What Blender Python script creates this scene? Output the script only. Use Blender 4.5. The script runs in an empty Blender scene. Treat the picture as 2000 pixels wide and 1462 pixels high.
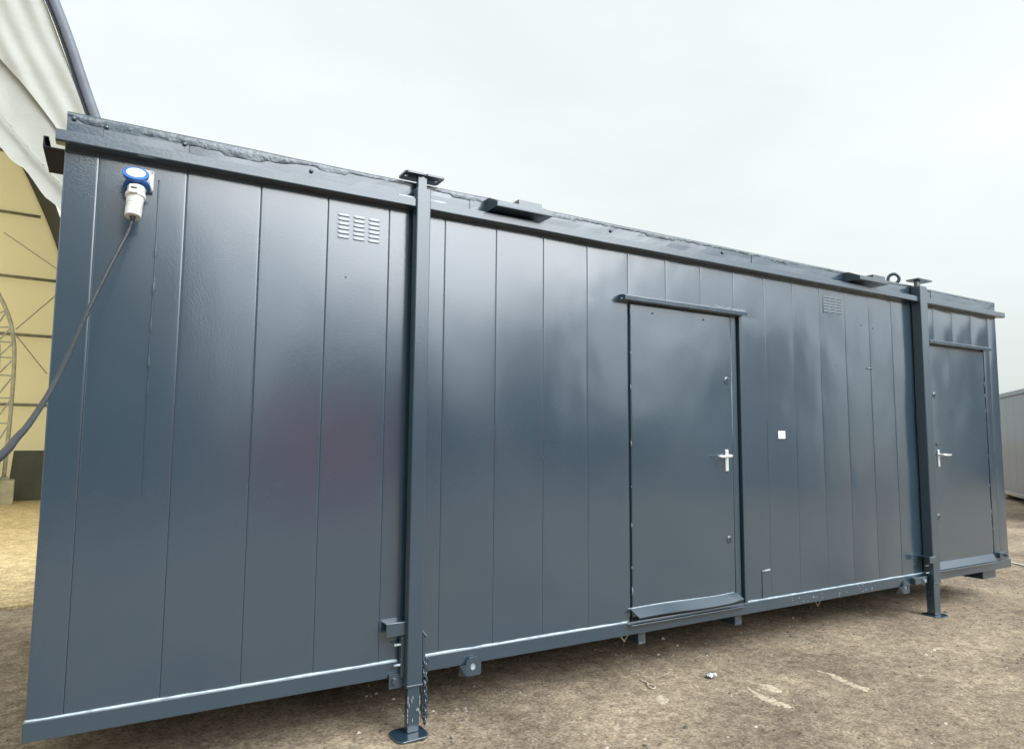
import bpy, math, random
from mathutils import Vector, Matrix, noise
R = math.radians
rnd = random.Random(7)
S = bpy.context.scene
C = S.collection

# ------------------------------------------------------------------ camera
cam_d = bpy.data.cameras.new('camera'); cam = bpy.data.objects.new('camera', cam_d); C.objects.link(cam)
S.camera = cam
cam_d.sensor_width = 36.0; cam_d.sensor_fit = 'HORIZONTAL'
cam_d.lens = 1330.0 / 2000.0 * 36.0
cam_d.clip_start = 0.05; cam_d.clip_end = 2000
YAW, PITCH, ROLL = R(59.794), R(5.2448), R(0.4392)
fw = Vector((math.cos(YAW)*math.cos(PITCH), math.sin(YAW)*math.cos(PITCH), math.sin(PITCH)))
rt = Vector((math.sin(YAW), -math.cos(YAW), 0)); up = rt.cross(fw)
r2 = rt*math.cos(ROLL) + up*math.sin(ROLL); u2 = -rt*math.sin(ROLL) + up*math.cos(ROLL)
mw = Matrix((r2, u2, -fw)).transposed().to_4x4(); mw.translation = Vector((0.2396, -3.3413, 1.3939))
cam.matrix_world = mw

# ------------------------------------------------------------------ sky and sun (bright overcast)
SUN_EL, SUN_AZ = R(41), R(154)            # compass azimuth measured from +Y towards +X: veiled sun behind the camera
W = bpy.data.worlds.new('World'); S.world = W; W.use_nodes = True
nt = W.node_tree; nt.nodes.clear()
sky = nt.nodes.new('ShaderNodeTexSky'); sky.sky_type = 'NISHITA'; sky.sun_disc = False
sky.sun_elevation = SUN_EL; sky.sun_rotation = SUN_AZ; sky.dust_density = 10.0; sky.air_density = 1.0; sky.ozone_density = 1.0
hs = nt.nodes.new('ShaderNodeHueSaturation'); hs.inputs['Saturation'].default_value = 0.0; hs.inputs['Value'].default_value = 0.54
tint = nt.nodes.new('ShaderNodeMixRGB'); tint.blend_type = 'MULTIPLY'; tint.inputs[0].default_value = 1.0; tint.inputs[2].default_value = (0.84, 0.95, 1.08, 1)
mixn = nt.nodes.new('ShaderNodeMixRGB'); mixn.blend_type = 'ADD'; mixn.inputs[0].default_value = 1.0; mixn.inputs[2].default_value = (3.34, 3.56, 3.40, 1)   # even cloud veil
bg = nt.nodes.new('ShaderNodeBackground'); bg.inputs[1].default_value = 0.10
out = nt.nodes.new('ShaderNodeOutputWorld')
nt.links.new(sky.outputs[0], hs.inputs['Color']); nt.links.new(hs.outputs[0], tint.inputs[1]); nt.links.new(tint.outputs[0], mixn.inputs[1])
wtc = nt.nodes.new('ShaderNodeTexCoord'); wmp = nt.nodes.new('ShaderNodeMapping'); wmp.inputs['Scale'].default_value = (1.0, 1.0, 2.6)
wnz = nt.nodes.new('ShaderNodeTexNoise'); wnz.inputs['Scale'].default_value = 2.2; wnz.inputs['Detail'].default_value = 5; wnz.inputs['Roughness'].default_value = 0.55
wmr = nt.nodes.new('ShaderNodeMapRange'); wmr.inputs['From Min'].default_value = 0.25; wmr.inputs['From Max'].default_value = 0.75
wmr.inputs['To Min'].default_value = 0.90; wmr.inputs['To Max'].default_value = 1.02
cld = nt.nodes.new('ShaderNodeMixRGB'); cld.blend_type = 'MULTIPLY'; cld.inputs[0].default_value = 1.0
nt.links.new(wtc.outputs['Generated'], wmp.inputs['Vector']); nt.links.new(wmp.outputs[0], wnz.inputs['Vector'])
nt.links.new(wnz.outputs['Fac'], wmr.inputs['Value']); nt.links.new(mixn.outputs[0], cld.inputs[1]); nt.links.new(wmr.outputs[0], cld.inputs[2])
nt.links.new(cld.outputs[0], bg.inputs[0]); nt.links.new(bg.outputs[0], out.inputs[0])
sd = bpy.data.lights.new('sun', 'SUN'); sd.energy = 0.9; sd.angle = R(60); sd.color = (1.0, 0.97, 0.92)
sun = bpy.data.objects.new('sun', sd); C.objects.link(sun)
to_sun = Vector((math.sin(SUN_AZ)*math.cos(SUN_EL), math.cos(SUN_AZ)*math.cos(SUN_EL), math.sin(SUN_EL)))
sun.rotation_euler = to_sun.to_track_quat('Z', 'Y').to_euler(); sun.location = to_sun*40
S.view_settings.view_transform = 'Standard'; S.view_settings.look = 'None'
S.view_settings.exposure = 1.12; S.view_settings.gamma = 1.0; S.view_settings.use_curve_mapping = False
S.render.engine = 'CYCLES'
S.cycles.max_bounces = 6; S.cycles.diffuse_bounces = 3; S.cycles.glossy_bounces = 3; S.cycles.transmission_bounces = 3

# ------------------------------------------------------------------ materials
def mat(name, col, rough=0.6, metal=0.0, var=0.0, vscale=3.0, bump=0.0, bscale=60.0, coat=0.0, coat_rough=0.1,
        spec=0.5, trans=None, tmix=0.6, rvar=0.0, bdist=0.002, stretch=(1, 1, 1)):
    m = bpy.data.materials.new(name); m.use_nodes = True
    t = m.node_tree; n = t.nodes; L = t.links
    b = n['Principled BSDF']; o = n['Material Output']
    b.inputs['Base Color'].default_value = (*col, 1); b.inputs['Roughness'].default_value = rough
    b.inputs['Metallic'].default_value = metal
    b.inputs['Specular IOR Level'].default_value = spec
    b.inputs['Coat Weight'].default_value = coat; b.inputs['Coat IOR'].default_value = 1.62; b.inputs['Coat Roughness'].default_value = coat_rough
    tc = n.new('ShaderNodeTexCoord'); mp = n.new('ShaderNodeMapping'); mp.inputs['Scale'].default_value = stretch
    L.new(tc.outputs['Object'], mp.inputs['Vector'])
    if var or rvar:
        nz = n.new('ShaderNodeTexNoise'); nz.inputs['Scale'].default_value = vscale; nz.inputs['Detail'].default_value = 6
        L.new(mp.outputs[0], nz.inputs['Vector'])
        if var:
            rp = n.new('ShaderNodeValToRGB')
            rp.color_ramp.elements[0].position = 0.3; rp.color_ramp.elements[1].position = 0.7
            rp.color_ramp.elements[0].color = (*[c*(1-var) for c in col], 1)
            rp.color_ramp.elements[1].color = (*[min(1, c*(1+var)) for c in col], 1)
            L.new(nz.outputs['Fac'], rp.inputs[0]); L.new(rp.outputs[0], b.inputs['Base Color'])
        if rvar:
            mr = n.new('ShaderNodeMapRange'); mr.inputs['From Min'].default_value = 0.3; mr.inputs['From Max'].default_value = 0.7
            mr.inputs['To Min'].default_value = rough*(1-rvar); mr.inputs['To Max'].default_value = rough*(1+rvar)
            L.new(nz.outputs['Fac'], mr.inputs['Value']); L.new(mr.outputs[0], b.inputs['Roughness'])
    if bump:
        bz = n.new('ShaderNodeTexNoise'); bz.inputs['Scale'].default_value = bscale; bz.inputs['Detail'].default_value = 4
        L.new(mp.outputs[0], bz.inputs['Vector'])
        bp = n.new('ShaderNodeBump'); bp.inputs['Strength'].default_value = bump; bp.inputs['Distance'].default_value = bdist
        L.new(bz.outputs['Fac'], bp.inputs['Height']); L.new(bp.outputs[0], b.inputs['Normal'])
        if coat: L.new(bp.outputs[0], b.inputs['Coat Normal'])
    if trans:
        tr = n.new('ShaderNodeBsdfTranslucent'); tr.inputs[0].default_value = (*trans, 1)
        mx = n.new('ShaderNodeMixShader'); mx.inputs[0].default_value = tmix
        L.new(b.outputs[0], mx.inputs[1]); L.new(tr.outputs[0], mx.inputs[2]); L.new(mx.outputs[0], o.inputs['Surface'])
    return m

PAINT = (0.022, 0.046, 0.070)
M = {}
M['paint'] = mat('wall_paint', PAINT, rough=0.22, var=0.05, vscale=0.7, bump=0.27, bscale=115, coat=1.0, coat_rough=0.09, rvar=0.06, bdist=0.0012, stretch=(1, 1, 1.6), spec=0.9)
M['door'] = mat('door_paint', (0.021, 0.047, 0.071), rough=0.22, var=0.05, vscale=0.8, bump=0.27, bscale=115, coat=1.0, coat_rough=0.09, rvar=0.06, bdist=0.0012, stretch=(1, 1, 1.5), spec=0.9)
M['trim'] = mat('trim_paint', (0.024, 0.048, 0.070), rough=0.28, var=0.0, vscale=5, bump=0.25, bscale=70, coat=1.0, coat_rough=0.16, rvar=0.0, bdist=0.0015)
M['tar'] = mat('painted_tar_flashing', (0.028, 0.047, 0.062), rough=0.38, var=0.3, vscale=14, bump=0.7, bscale=45, coat=0.6, coat_rough=0.2, bdist=0.005)
M['bead'] = mat('sealant_highlight_bead', (0.38, 0.44, 0.47), rough=0.35, var=0.35, vscale=25, bump=0.5, bscale=60, coat=0.5)  # pale colour paints in the white highlight on the rail bead
M['chip'] = mat('pale_paint_chips', (0.26, 0.30, 0.33), rough=0.5)
M['core'] = mat('dark_core', (0.012, 0.015, 0.018), rough=0.8)
M['steel'] = mat('polished_handle_steel', (0.80, 0.81, 0.80), rough=0.30, metal=0.55, bump=0.1, bscale=80)
M['black'] = mat('black_gap', (0.008, 0.008, 0.009), rough=0.7)
M['white_plastic'] = mat('white_plastic', (0.62, 0.62, 0.58), rough=0.4, var=0.08, vscale=20, bump=0.1, bscale=90)
M['white_label'] = mat('white_label', (0.80, 0.80, 0.78), rough=0.5, var=0.03, vscale=40)
M['blue_plastic'] = mat('blue_plastic', (0.035, 0.13, 0.42), rough=0.35, var=0.1, vscale=20)
M['rubber'] = mat('black_rubber_cable', (0.022, 0.026, 0.030), rough=0.5, var=0.4, vscale=40, bump=0.3, bscale=90)
M['ink'] = mat('grey_marker_ink', (0.42, 0.42, 0.42), rough=0.7)
M['cream'] = mat('cream_tent_fabric', (0.385, 0.378, 0.325), rough=0.55, var=0.06, vscale=2.5, bump=0.25, bscale=7, bdist=0.03)
M['navy'] = mat('navy_tent_fabric', (0.008, 0.012, 0.026), rough=0.7, var=0.2, vscale=2)
M['hem'] = mat('slate_blue_hem_fabric', (0.150, 0.165, 0.195), rough=0.5, var=0.15, vscale=4, bump=0.3, bscale=12, bdist=0.01)
M['yellow'] = mat('yellow_translucent_fabric', (0.93, 0.80, 0.44), rough=0.7, var=0.05, vscale=0.9, trans=(1.0, 0.89, 0.53), tmix=0.5)
M['roofbay'] = mat('light_letting_roof', (0.85, 0.76, 0.52), rough=0.6, var=0.06, vscale=0.9, trans=(1.0, 0.95, 0.70), tmix=0.95)  # translucent only to let more light into the hall
M['galv'] = mat('galvanised_tube', (0.40, 0.38, 0.30), rough=0.5, metal=0.0, var=0.2, vscale=10)
M['board'] = mat('grey_green_sheet', (0.085, 0.090, 0.070), rough=0.7, var=0.15, vscale=3)
M['concrete'] = mat('pale_concrete', (0.42, 0.38, 0.27), rough=0.85, var=0.15, vscale=8, bump=0.4, bscale=30)
M['timber'] = mat('weathered_timber', (0.28, 0.24, 0.17), rough=0.8, var=0.3, vscale=8)
M['lead'] = mat('grey_cabin_paint', (0.075, 0.085, 0.095), rough=0.4, var=0.08, vscale=2, bump=0.1, bscale=60)
M['pale'] = mat('pale_grey_cabin_paint', (0.078, 0.118, 0.165), rough=0.4, var=0.05, vscale=1, bump=0.1, bscale=60, coat=0.4)
M['drab'] = mat('drab_fabric', (0.30, 0.31, 0.27), rough=0.7, var=0.1, vscale=1)
M['mid'] = mat('mid_grey_cabin_paint', (0.50, 0.53, 0.56), rough=0.5)
M['red'] = mat('red_container_paint', (0.90, 0.06, 0.03), rough=0.5, var=0.2, vscale=3)
M['bark'] = mat('bark', (0.06, 0.045, 0.03), rough=0.9)
M['leaf'] = mat('leaf', (0.03, 0.05, 0.018), rough=0.7, var=0.3, vscale=1.5)
M['plaster'] = mat('dried_pale_splash', (0.50, 0.42, 0.30), rough=0.95, var=0.3, vscale=30, bump=0.5, bscale=60)
M['string'] = mat('pale_string', (0.55, 0.48, 0.38), rough=0.8)
M['foil'] = mat('crumpled_foil', (0.82, 0.85, 0.88), rough=0.25, metal=0.7)
M['linepaint'] = mat('worn_line_paint', (0.55, 0.52, 0.45), rough=0.8, var=0.4, vscale=9)
M['stone'] = mat('yard_grit', (0.24, 0.20, 0.155), rough=0.9, var=0.85, vscale=70)

def ground_mat(name, a, b_, c_, scale=1.0, bumpd=0.02):
    m = bpy.data.materials.new(name); m.use_nodes = True
    t = m.node_tree; n = t.nodes; L = t.links; b = n['Principled BSDF']
    b.inputs['Roughness'].default_value = 0.92; b.inputs['Specular IOR Level'].default_value = 0.25
    tc = n.new('ShaderNodeTexCoord')
    def nz(sc, det, rough=0.6):
        x = n.new('ShaderNodeTexNoise'); x.inputs['Scale'].default_value = sc*scale; x.inputs['Detail'].default_value = det
        x.inputs['Roughness'].default_value = rough; L.new(tc.outputs['Object'], x.inputs['Vector']); return x
    n1 = nz(1.1, 5); n2 = nz(13, 8, 0.75); n3 = nz(60, 6, 0.7)
    r1 = n.new('ShaderNodeValToRGB'); r1.color_ramp.elements[0].position = 0.34; r1.color_ramp.elements[1].position = 0.68
    r1.color_ramp.elements[0].color = (*a, 1); r1.color_ramp.elements[1].color = (*b_, 1); L.new(n1.outputs['Fac'], r1.inputs[0])
    r2_ = n.new('ShaderNodeValToRGB'); r2_.color_ramp.elements[0].position = 0.33; r2_.color_ramp.elements[1].position = 0.62
    r2_.color_ramp.elements[0].color = (0.50, 0.47, 0.44, 1); r2_.color_ramp.elements[1].color = (1.10, 1.10, 1.08, 1); L.new(n2.outputs['Fac'], r2_.inputs[0])
    mu = n.new('ShaderNodeMixRGB'); mu.blend_type = 'MULTIPLY'; mu.inputs[0].default_value = 1.0
    L.new(r1.outputs[0], mu.inputs[1]); L.new(r2_.outputs[0], mu.inputs[2])
    r3 = n.new('ShaderNodeValToRGB'); r3.color_ramp.elements[0].position = 0.30; r3.color_ramp.elements[1].position = 0.72
    r3.color_ramp.elements[0].color = (0.30, 0.28, 0.27, 1); r3.color_ramp.elements[1].color = (*c_, 1); L.new(n3.outputs['Fac'], r3.inputs[0])
    mu2 = n.new('ShaderNodeMixRGB'); mu2.blend_type = 'MULTIPLY'; mu2.inputs[0].default_value = 0.9
    L.new(mu.outputs[0], mu2.inputs[1]); L.new(r3.outputs[0], mu2.inputs[2]); L.new(mu2.outputs[0], b.inputs['Base Color'])
    ad = n.new('ShaderNodeMath'); ad.operation = 'MULTIPLY_ADD'; ad.inputs[1].default_value = 0.35
    L.new(n3.outputs['Fac'], ad.inputs[0]); L.new(n2.outputs['Fac'], ad.inputs[2])
    bp = n.new('ShaderNodeBump'); bp.inputs['Strength'].default_value = 0.8; bp.inputs['Distance'].default_value = bumpd
    L.new(ad.outputs[0], bp.inputs['Height']); L.new(bp.outputs[0], b.inputs['Normal'])
    return m
M['dirt'] = ground_mat('compacted_dirt', (0.235, 0.190, 0.142), (0.470, 0.384, 0.285), (1.74, 1.70, 1.62))
M['sand'] = ground_mat('sandy_floor', (0.74, 0.575, 0.34), (0.86, 0.69, 0.43), (1.25, 1.25, 1.2), 0.7, 0.012)

# ------------------------------------------------------------------ mesh helpers
class MB:
    def __init__(s): s.v = []; s.f = []
    def quad(s, *p):
        k = len(s.v); s.v += [tuple(q) for q in p]; s.f.append(tuple(range(k, k+len(p)))); return s
    def box(s, x0, x1, y0, y1, z0, z1):
        k = len(s.v)
        s.v += [(x0,y0,z0),(x1,y0,z0),(x1,y1,z0),(x0,y1,z0),(x0,y0,z1),(x1,y0,z1),(x1,y1,z1),(x0,y1,z1)]
        for f in ((3,2,1,0),(4,5,6,7),(0,1,5,4),(1,2,6,5),(2,3,7,6),(3,0,4,7)): s.f.append(tuple(k+i for i in f))
        return s
    def grid(s, P):          # P[row][col] points
        k = len(s.v); r = len(P); c = len(P[0])
        for row in P: s.v += [tuple(p) for p in row]
        for i in range(r-1):
            for j in range(c-1):
                a = k+i*c+j; s.f.append((a, a+1, a+c+1, a+c))
        return s
    def tube(s, path, rad, n=10, cap=True, flat=None):
        path = [Vector(p) for p in path]; k = len(s.v); m = len(path)
        rads = rad if isinstance(rad, (list, tuple)) else [rad]*m
        t0 = (path[1]-path[0]).normalized(); a = Vector((0,0,1)) if abs(t0.z) < 0.9 else Vector((1,0,0))
        nrm = t0.cross(a).normalized()
        for i, p in enumerate(path):
            t = (path[min(i+1, m-1)] - path[max(i-1, 0)]).normalized()
            nrm = (nrm - t*nrm.dot(t)).normalized(); bn = t.cross(nrm)
            for j in range(n):
                an = 2*math.pi*j/n; s.v.append(tuple(p + (nrm*math.cos(an) + bn*math.sin(an))*rads[i]))
        for i in range(m-1):
            for j in range(n):
                s.f.append((k+i*n+j, k+i*n+(j+1) % n, k+(i+1)*n+(j+1) % n, k+(i+1)*n+j))
        if cap:
            s.f.append(tuple(k+j for j in reversed(range(n)))); s.f.append(tuple(k+(m-1)*n+j for j in range(n)))
        return s
    def cyl(s, a, b, r, n=16): return s.tube([a, b], r, n)
    def torus(s, c, axis, R_, r, n=24, m=10, sx=1.0, ref=None):
        ax = Vector(axis).normalized(); ref = Vector(ref) if ref else (Vector((0,0,1)) if abs(ax.z) < 0.9 else Vector((1,0,0)))
        e1 = (ref - ax*ref.dot(ax)).normalized(); e2 = ax.cross(e1); c = Vector(c); k = len(s.v)
        for i in range(n):
            an = 2*math.pi*i/n; d = e1*math.cos(an)*sx + e2*math.sin(an); p = c + d*R_
            dn = d.normalized()
            for j in range(m):
                b = 2*math.pi*j/m; s.v.append(tuple(p + (dn*math.cos(b) + ax*math.sin(b))*r))
        for i in range(n):
            for j in range(m):
                s.f.append((k+i*m+j, k+((i+1) % n)*m+j, k+((i+1) % n)*m+(j+1) % m, k+i*m+(j+1) % m))
        return s
    def prism(s, poly, o, e1, e2, h):      # polygon in (e1,e2) frame at o, extruded by vector h
        o = Vector(o); e1 = Vector(e1); e2 = Vector(e2); h = Vector(h); k = len(s.v); n = len(poly)
        b = [o + e1*p[0] + e2*p[1] for p in poly]
        s.v += [tuple(p) for p in b] + [tuple(p+h) for p in b]
        s.f.append(tuple(k+i for i in reversed(range(n)))); s.f.append(tuple(k+n+i for i in range(n)))
        for i in range(n): j = (i+1) % n; s.f.append((k+i, k+j, k+n+j, k+n+i))
        return s
    def holed(s, poly, c, r, o, e1, e2, h, n=28):   # plate with one round hole at c
        o = Vector(o); e1 = Vector(e1); e2 = Vector(e2); h = Vector(h); k = len(s.v)
        outp = []; inn = []
        for i in range(n):
            an = 2*math.pi*i/n; d = (math.cos(an), math.sin(an)); best = 1e9
            for a in range(len(poly)):
                p, q = poly[a], poly[(a+1) % len(poly)]
                ex, ey = q[0]-p[0], q[1]-p[1]; den = d[0]*ey - d[1]*ex
                if abs(den) < 1e-9: continue
                tt = ((p[0]-c[0])*ey - (p[1]-c[1])*ex)/den; u = ((p[0]-c[0])*d[1] - (p[1]-c[1])*d[0])/den
                if tt > 0 and -1e-6 <= u <= 1+1e-6: best = min(best, tt)
            outp.append((c[0]+d[0]*best, c[1]+d[1]*best)); inn.append((c[0]+d[0]*r, c[1]+d[1]*r))
        for L_ in (outp, inn):
            for q in L_: s.v.append(tuple(o+e1*q[0]+e2*q[1]))
            for q in L_: s.v.append(tuple(o+e1*q[0]+e2*q[1]+h))
        for i in range(n):
            j = (i+1) % n
            s.f += [(k+i, k+2*n+i, k+2*n+j, k+j), (k+n+i, k+n+j, k+3*n+j, k+3*n+i), (k+i, k+j, k+n+j, k+n+i), (k+2*n+i, k+3*n+i, k+3*n+j, k+2*n+j)]
        return s
    def build(s, name, m, parent=None, smooth=False, bevel=0, fix=True):
        me = bpy.data.meshes.new(name); me.from_pydata(s.v, [], s.f); me.update()
        if fix:
            import bmesh
            b = bmesh.new(); b.from_mesh(me); bmesh.ops.recalc_face_normals(b, faces=b.faces); b.to_mesh(me); b.free()
        if smooth:
            for p in me.polygons: p.use_smooth = True
        if isinstance(m, str): m = M[m]
        me.materials.append(m)
        o = bpy.data.objects.new(name, me); C.objects.link(o)
        if parent is not None:
            o.parent = parent; o.matrix_parent_inverse = parent.matrix_world.inverted() if False else Matrix.Identity(4)
        if bevel:
            bv = o.modifiers.new('bevel', 'BEVEL'); bv.width = bevel; bv.segments = 2; bv.limit_method = 'ANGLE'; bv.angle_limit = R(40)
        return o
def thing(name, label, cat, loc=(0,0,0), rotz=0.0, group=None):
    o = bpy.data.objects.new(name, None); C.objects.link(o); o.location = loc; o.rotation_euler = (0,0,rotz)
    o.empty_display_size = 0.2
    return tag(o, label, cat, group)
def tag(o, label=None, cat=None, group=None, kind=None):
    if label: o['label'] = label
    if cat: o['category'] = cat
    if group: o['group'] = group
    if kind: o['kind'] = kind
    return o
def fbm(x, y, z, o=3):
    return noise.fractal(Vector((x, y, z)), 1.0, 2.0, o)
def sstep(a, b, x):
    t = max(0.0, min(1.0, (x-a)/(b-a))); return t*t*(3-2*t)

GZ = -0.07
# ------------------------------------------------------------------ ground
def axis(lo, hi, step, far):
    a = []; x = lo
    while x < hi + 1e-6: a.append(x); x += step
    st = step; x = hi; ext = []
    while x < far: st *= 1.6; x += st; ext.append(x)
    st = step; x = lo; ext2 = []
    while x > -far: st *= 1.6; x -= st; ext2.append(x)
    return ext2[::-1] + a + ext
gx = axis(-1.5, 11.5, 0.05, 500); gy = axis(-3.0, 4.0, 0.05, 500)
g = MB()
def gh(x, y):
    w = 1.0 if (-2 < x < 13 and -4 < y < 6) else 0.3
    return GZ + w*(0.010*fbm(x*0.9, y*0.9, 3.1) + 0.006*fbm(x*5, y*5, 8.2))
g.grid([[(x, y, gh(x, y)) for x in gx] for y in gy])
tag(g.build('ground', 'dirt', smooth=True, fix=False), kind='structure')

# ------------------------------------------------------------------ the site cabin
cab = thing('site_cabin', 'long glossy dark grey steel site cabin on jack legs with two doors, filling the foreground', 'cabin')
L_ = 7.693; ZB, ZR, ZW, ZT = 0.20, 0.276, 2.60, 2.75; DEP = 2.75
core = MB().box(0.004, L_-0.004, 0.014, DEP, ZB+0.02, ZT-0.03).build('wall_core', 'trim', cab)

def bowamp(x):
    if x < 4.2: return 0.0006
    return 0.0006 + 0.0030*sstep(4.3, 5.4, x)
def wall_disp(x, z, x0, x1, amp, top=None):
    s = (x-x0)/(x1-x0); b = 1-(2*s-1)**2
    left = 1.0-sstep(4.0, 5.2, x)
    d = amp*b*(0.55+0.45*math.sin(z*1.9+x0*3.7))
    d += 0.0013*fbm(x*1.7, 0.3, z*1.3+5) + 0.0012*(1-0.45*left)*fbm(x*4.1, 2.3, z*2.2) + 0.0016*(1-left)*fbm(x*3.0, 8.1, z*3.2)
    d += 0.0022*sstep(2.0, 2.7, x)*fbm(x*3.6, 4.4, z*3.0)*(0.35+0.65*sstep(1.2, 1.7, z))
    # vertical swell so that the tall sheets are not true planes
    d += 0.0012*math.sin(z*2.6+1.2*math.sin(x*1.1))
    return -d
def panel(x0, x1, z0, z1, amp, name='wall_panel', m='paint', seed=0, pillow=0.0, parent=cab, yb=0.0):
    cols = [(0.0004, 0.005), (0.0007, 0.0006), (0.0014, 0.0001), (0.008, 0.0)]
    xs = [(x0+a, b) for a, b in cols] + [(x0+0.008+(x1-x0-0.016)*i/11.0, 0.0) for i in range(1, 11)] + [(x1-a, b) for a, b in reversed(cols)]
    nz = max(6, int((z1-z0)/0.055)); rows = []
    for i in range(nz+1):
        z = z0 + (z1-z0)*i/nz; row = []
        for x, e in xs:
            d = wall_disp(x, z, x0, x1, amp)
            if pillow:
                s = (x-x0)/(x1-x0); t = (z-z0)/(z1-z0)
                d -= pillow*(1-(2*s-1)**2)*math.sin(math.pi*min(1, t*0.95+0.05))
            row.append((x, yb + d + e, z))
        rows.append(row)
    return MB().grid(rows).build(name, m, parent, smooth=True, fix=False)
seams = [0.0, 0.125, 0.467] + [0.467+0.3215*k for k in range(1, 23)]
seams = [s for s in seams if s < 7.6] + [L_]
D1 = (3.036, 4.062); D2 = (6.455, 7.432); DT = 2.262
for a, b in zip(seams[:-1], seams[1:]):
    for (d0, d1) in (D1, D2):
        if a < d1 and b > d0: break
    else:
        panel(a, b, ZR, ZW, bowamp(a)); continue
    z0 = DT
    panel(a, b, z0, ZW, bowamp(a), pillow=0.006 if a > 6 else 0.0008)
    if a < d0-0.02: panel(a, d0, ZR, z0, bowamp(a)*0.6)
    if b > d1+0.02: panel(d1, b, ZR, z0, bowamp(a)*0.6)
# vertical weld bead with runs near the left end
w = MB(); pts = []; rr = []
for i in range(60):
    z = 2.52 - i*0.0235; pts.append((0.357+0.004*fbm(z*3, 1, 1), -0.002, z))
    rr.append((0.0030+0.0030*max(0, fbm(z*9, 4, 2)))*(1-i/75) + (0.0035 if i in (14, 21, 28, 35, 40) else 0))
w.tube(pts, rr, 8).build('weld_bead', 'trim', cab, smooth=True)
# little paint runs, dents and screw heads on the sheets
for (x, z, r) in ((1.21, 2.19, .005), (2.50, 1.34, .004), (2.395, 1.27, .004), (5.16, 1.98, .004), (5.66, 2.32, .007), (5.50, 2.33, .006), (2.39, 2.03, .003), (4.43, 1.30, .004), (1.45, 1.62, .004), (6.85, 2.44, .005)):
    mb = MB(); mb.tube([(x, 0.002, z), (x, -0.003, z), (x, -0.005, z)], [r, r, r*0.5], 10); mb.build('screw_head', 'trim', cab, smooth=True)
mb = MB().box(4.229, 4.233, -0.0045, 0.004, 0.276, 0.470); mb.build('patch_edge', 'trim', cab)
MB().tube([(4.228, -0.005, 0.470), (4.265, -0.006, 0.471), (4.306, -0.006, 0.474)], [.004, .005, .007], 8).build('patch_bead', 'bead', cab, smooth=True)
mb = MB().tube([(5.545, -0.004, 1.975), (5.60, -0.006, 1.98), (5.62, -0.004, 1.977)], [.002, .006, .004], 8); mb.build('paint_run', 'trim', cab, smooth=True)

# fascia sheets above the gutter, with the lumpy flashing strip on top
fs = [0.0, 0.135, 0.47, 1.9, 2.62, 4.2, 5.05, 6.55, L_]
for i, (a, b) in enumerate(zip(fs[:-1], fs[1:])):
    n = max(3, int((b-a)/0.06)); off = -0.002 - 0.003*(i % 2)
    rows = []
    for k in range(5):
        z = ZW-0.01 + (ZT-0.012-ZW+0.01)*k/4
        rows.append([(a+0.001+(b-a-0.002)*j/n, off+0.003*fbm((a+(b-a)*j/n)*3, 7, z*8), z) for j in range(n+1)])
    rows.insert(0, [(p[0], 0.012, p[2]) for p in rows[0]])
    MB().grid(rows).build('fascia_sheet', 'trim', cab, smooth=False, fix=False)
n = 420; rows = [[], [], [], [], [], []]
for j in range(n+1):
    x = L_*j/n
    wob = 0.006*fbm(x*1.2, 5, 5); low = 0.020 + 0.022*max(0, sstep(0.0, 0.1, x)*(1-sstep(0.85, 1.0, x))) + 0.005*(fbm(x*2.2, 9, 1)) + 0.005*fbm(x*25, 3, 3)
    for c0, c1 in ((0.62, 0.80), (1.05, 1.2), (1.78, 2.1), (2.45, 2.62), (3.2, 3.45), (4.4, 4.6)):
        if c0 < x < c1: low += 0.014
    low = max(0.010, low); zt = ZT + wob*0.6
    bulge = 0.0055 + 0.002*fbm(x*14, 2, 2)
    rows[0].append((x, -0.005, zt-low)); rows[1].append((x, -bulge, zt-low+0.003)); rows[2].append((x, -bulge-0.003*fbm(x*30, 1, 6), zt-low*0.5))
    rows[3].append((x, -bulge*0.9, zt-0.006)); rows[4].append((x, 0.0, zt+0.001)); rows[5].append((x, 0.25, zt+0.004))
MB().grid(rows).build('flashing_strip', 'tar', cab, smooth=True, fix=False)
MB().box(0.0, L_, 0.24, DEP, ZT-0.02, ZT-0.004).build('roof_sheet', 'trim', cab)
for x, z in ((0.025, 2.722), (0.145, 2.712), (0.45, 2.707), (1.02, 2.70), (2.9, 2.70), (3.9, 2.705)):
    MB().tube([(x, 0.0, z), (x, -0.009, z), (x, -0.013, z)], [.011, .010, .004], 10).build('roofing_bolt', 'trim', cab, smooth=True)
# gutter: folded channel
GY = -0.072
gp = [(0.0, 2.632), (GY, 2.642), (GY, 2.596), (GY+0.012, 2.592), (0.0, 2.598)]
mb = MB(); N = 90; rows = []
for (y, z) in gp:
    rows.append([(-0.03 + 7.76*j/N, y + 0.0015*fbm(j*0.25, 3, y*9), z + 0.0018*fbm(j*0.2, 8, 1)) for j in range(N+1)])
mb.grid(rows)
for j in (0, N):
    mb.quad(*[rows[i][j] for i in range(5)])
gut = mb.build('gutter', 'trim', cab, bevel=0.003)
# end channel on the short left side, open toward the front
mb = MB()
mb.box(-0.105, 0.0, 0.30, 0.66, 2.686, 2.690).box(-0.105, -0.101, 0.30, 0.66, 2.690, 2.737).box(-0.101, -0.085, 0.30, 0.66, 2.733, 2.737)
mb.build('end_gutter', 'core', cab)
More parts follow.
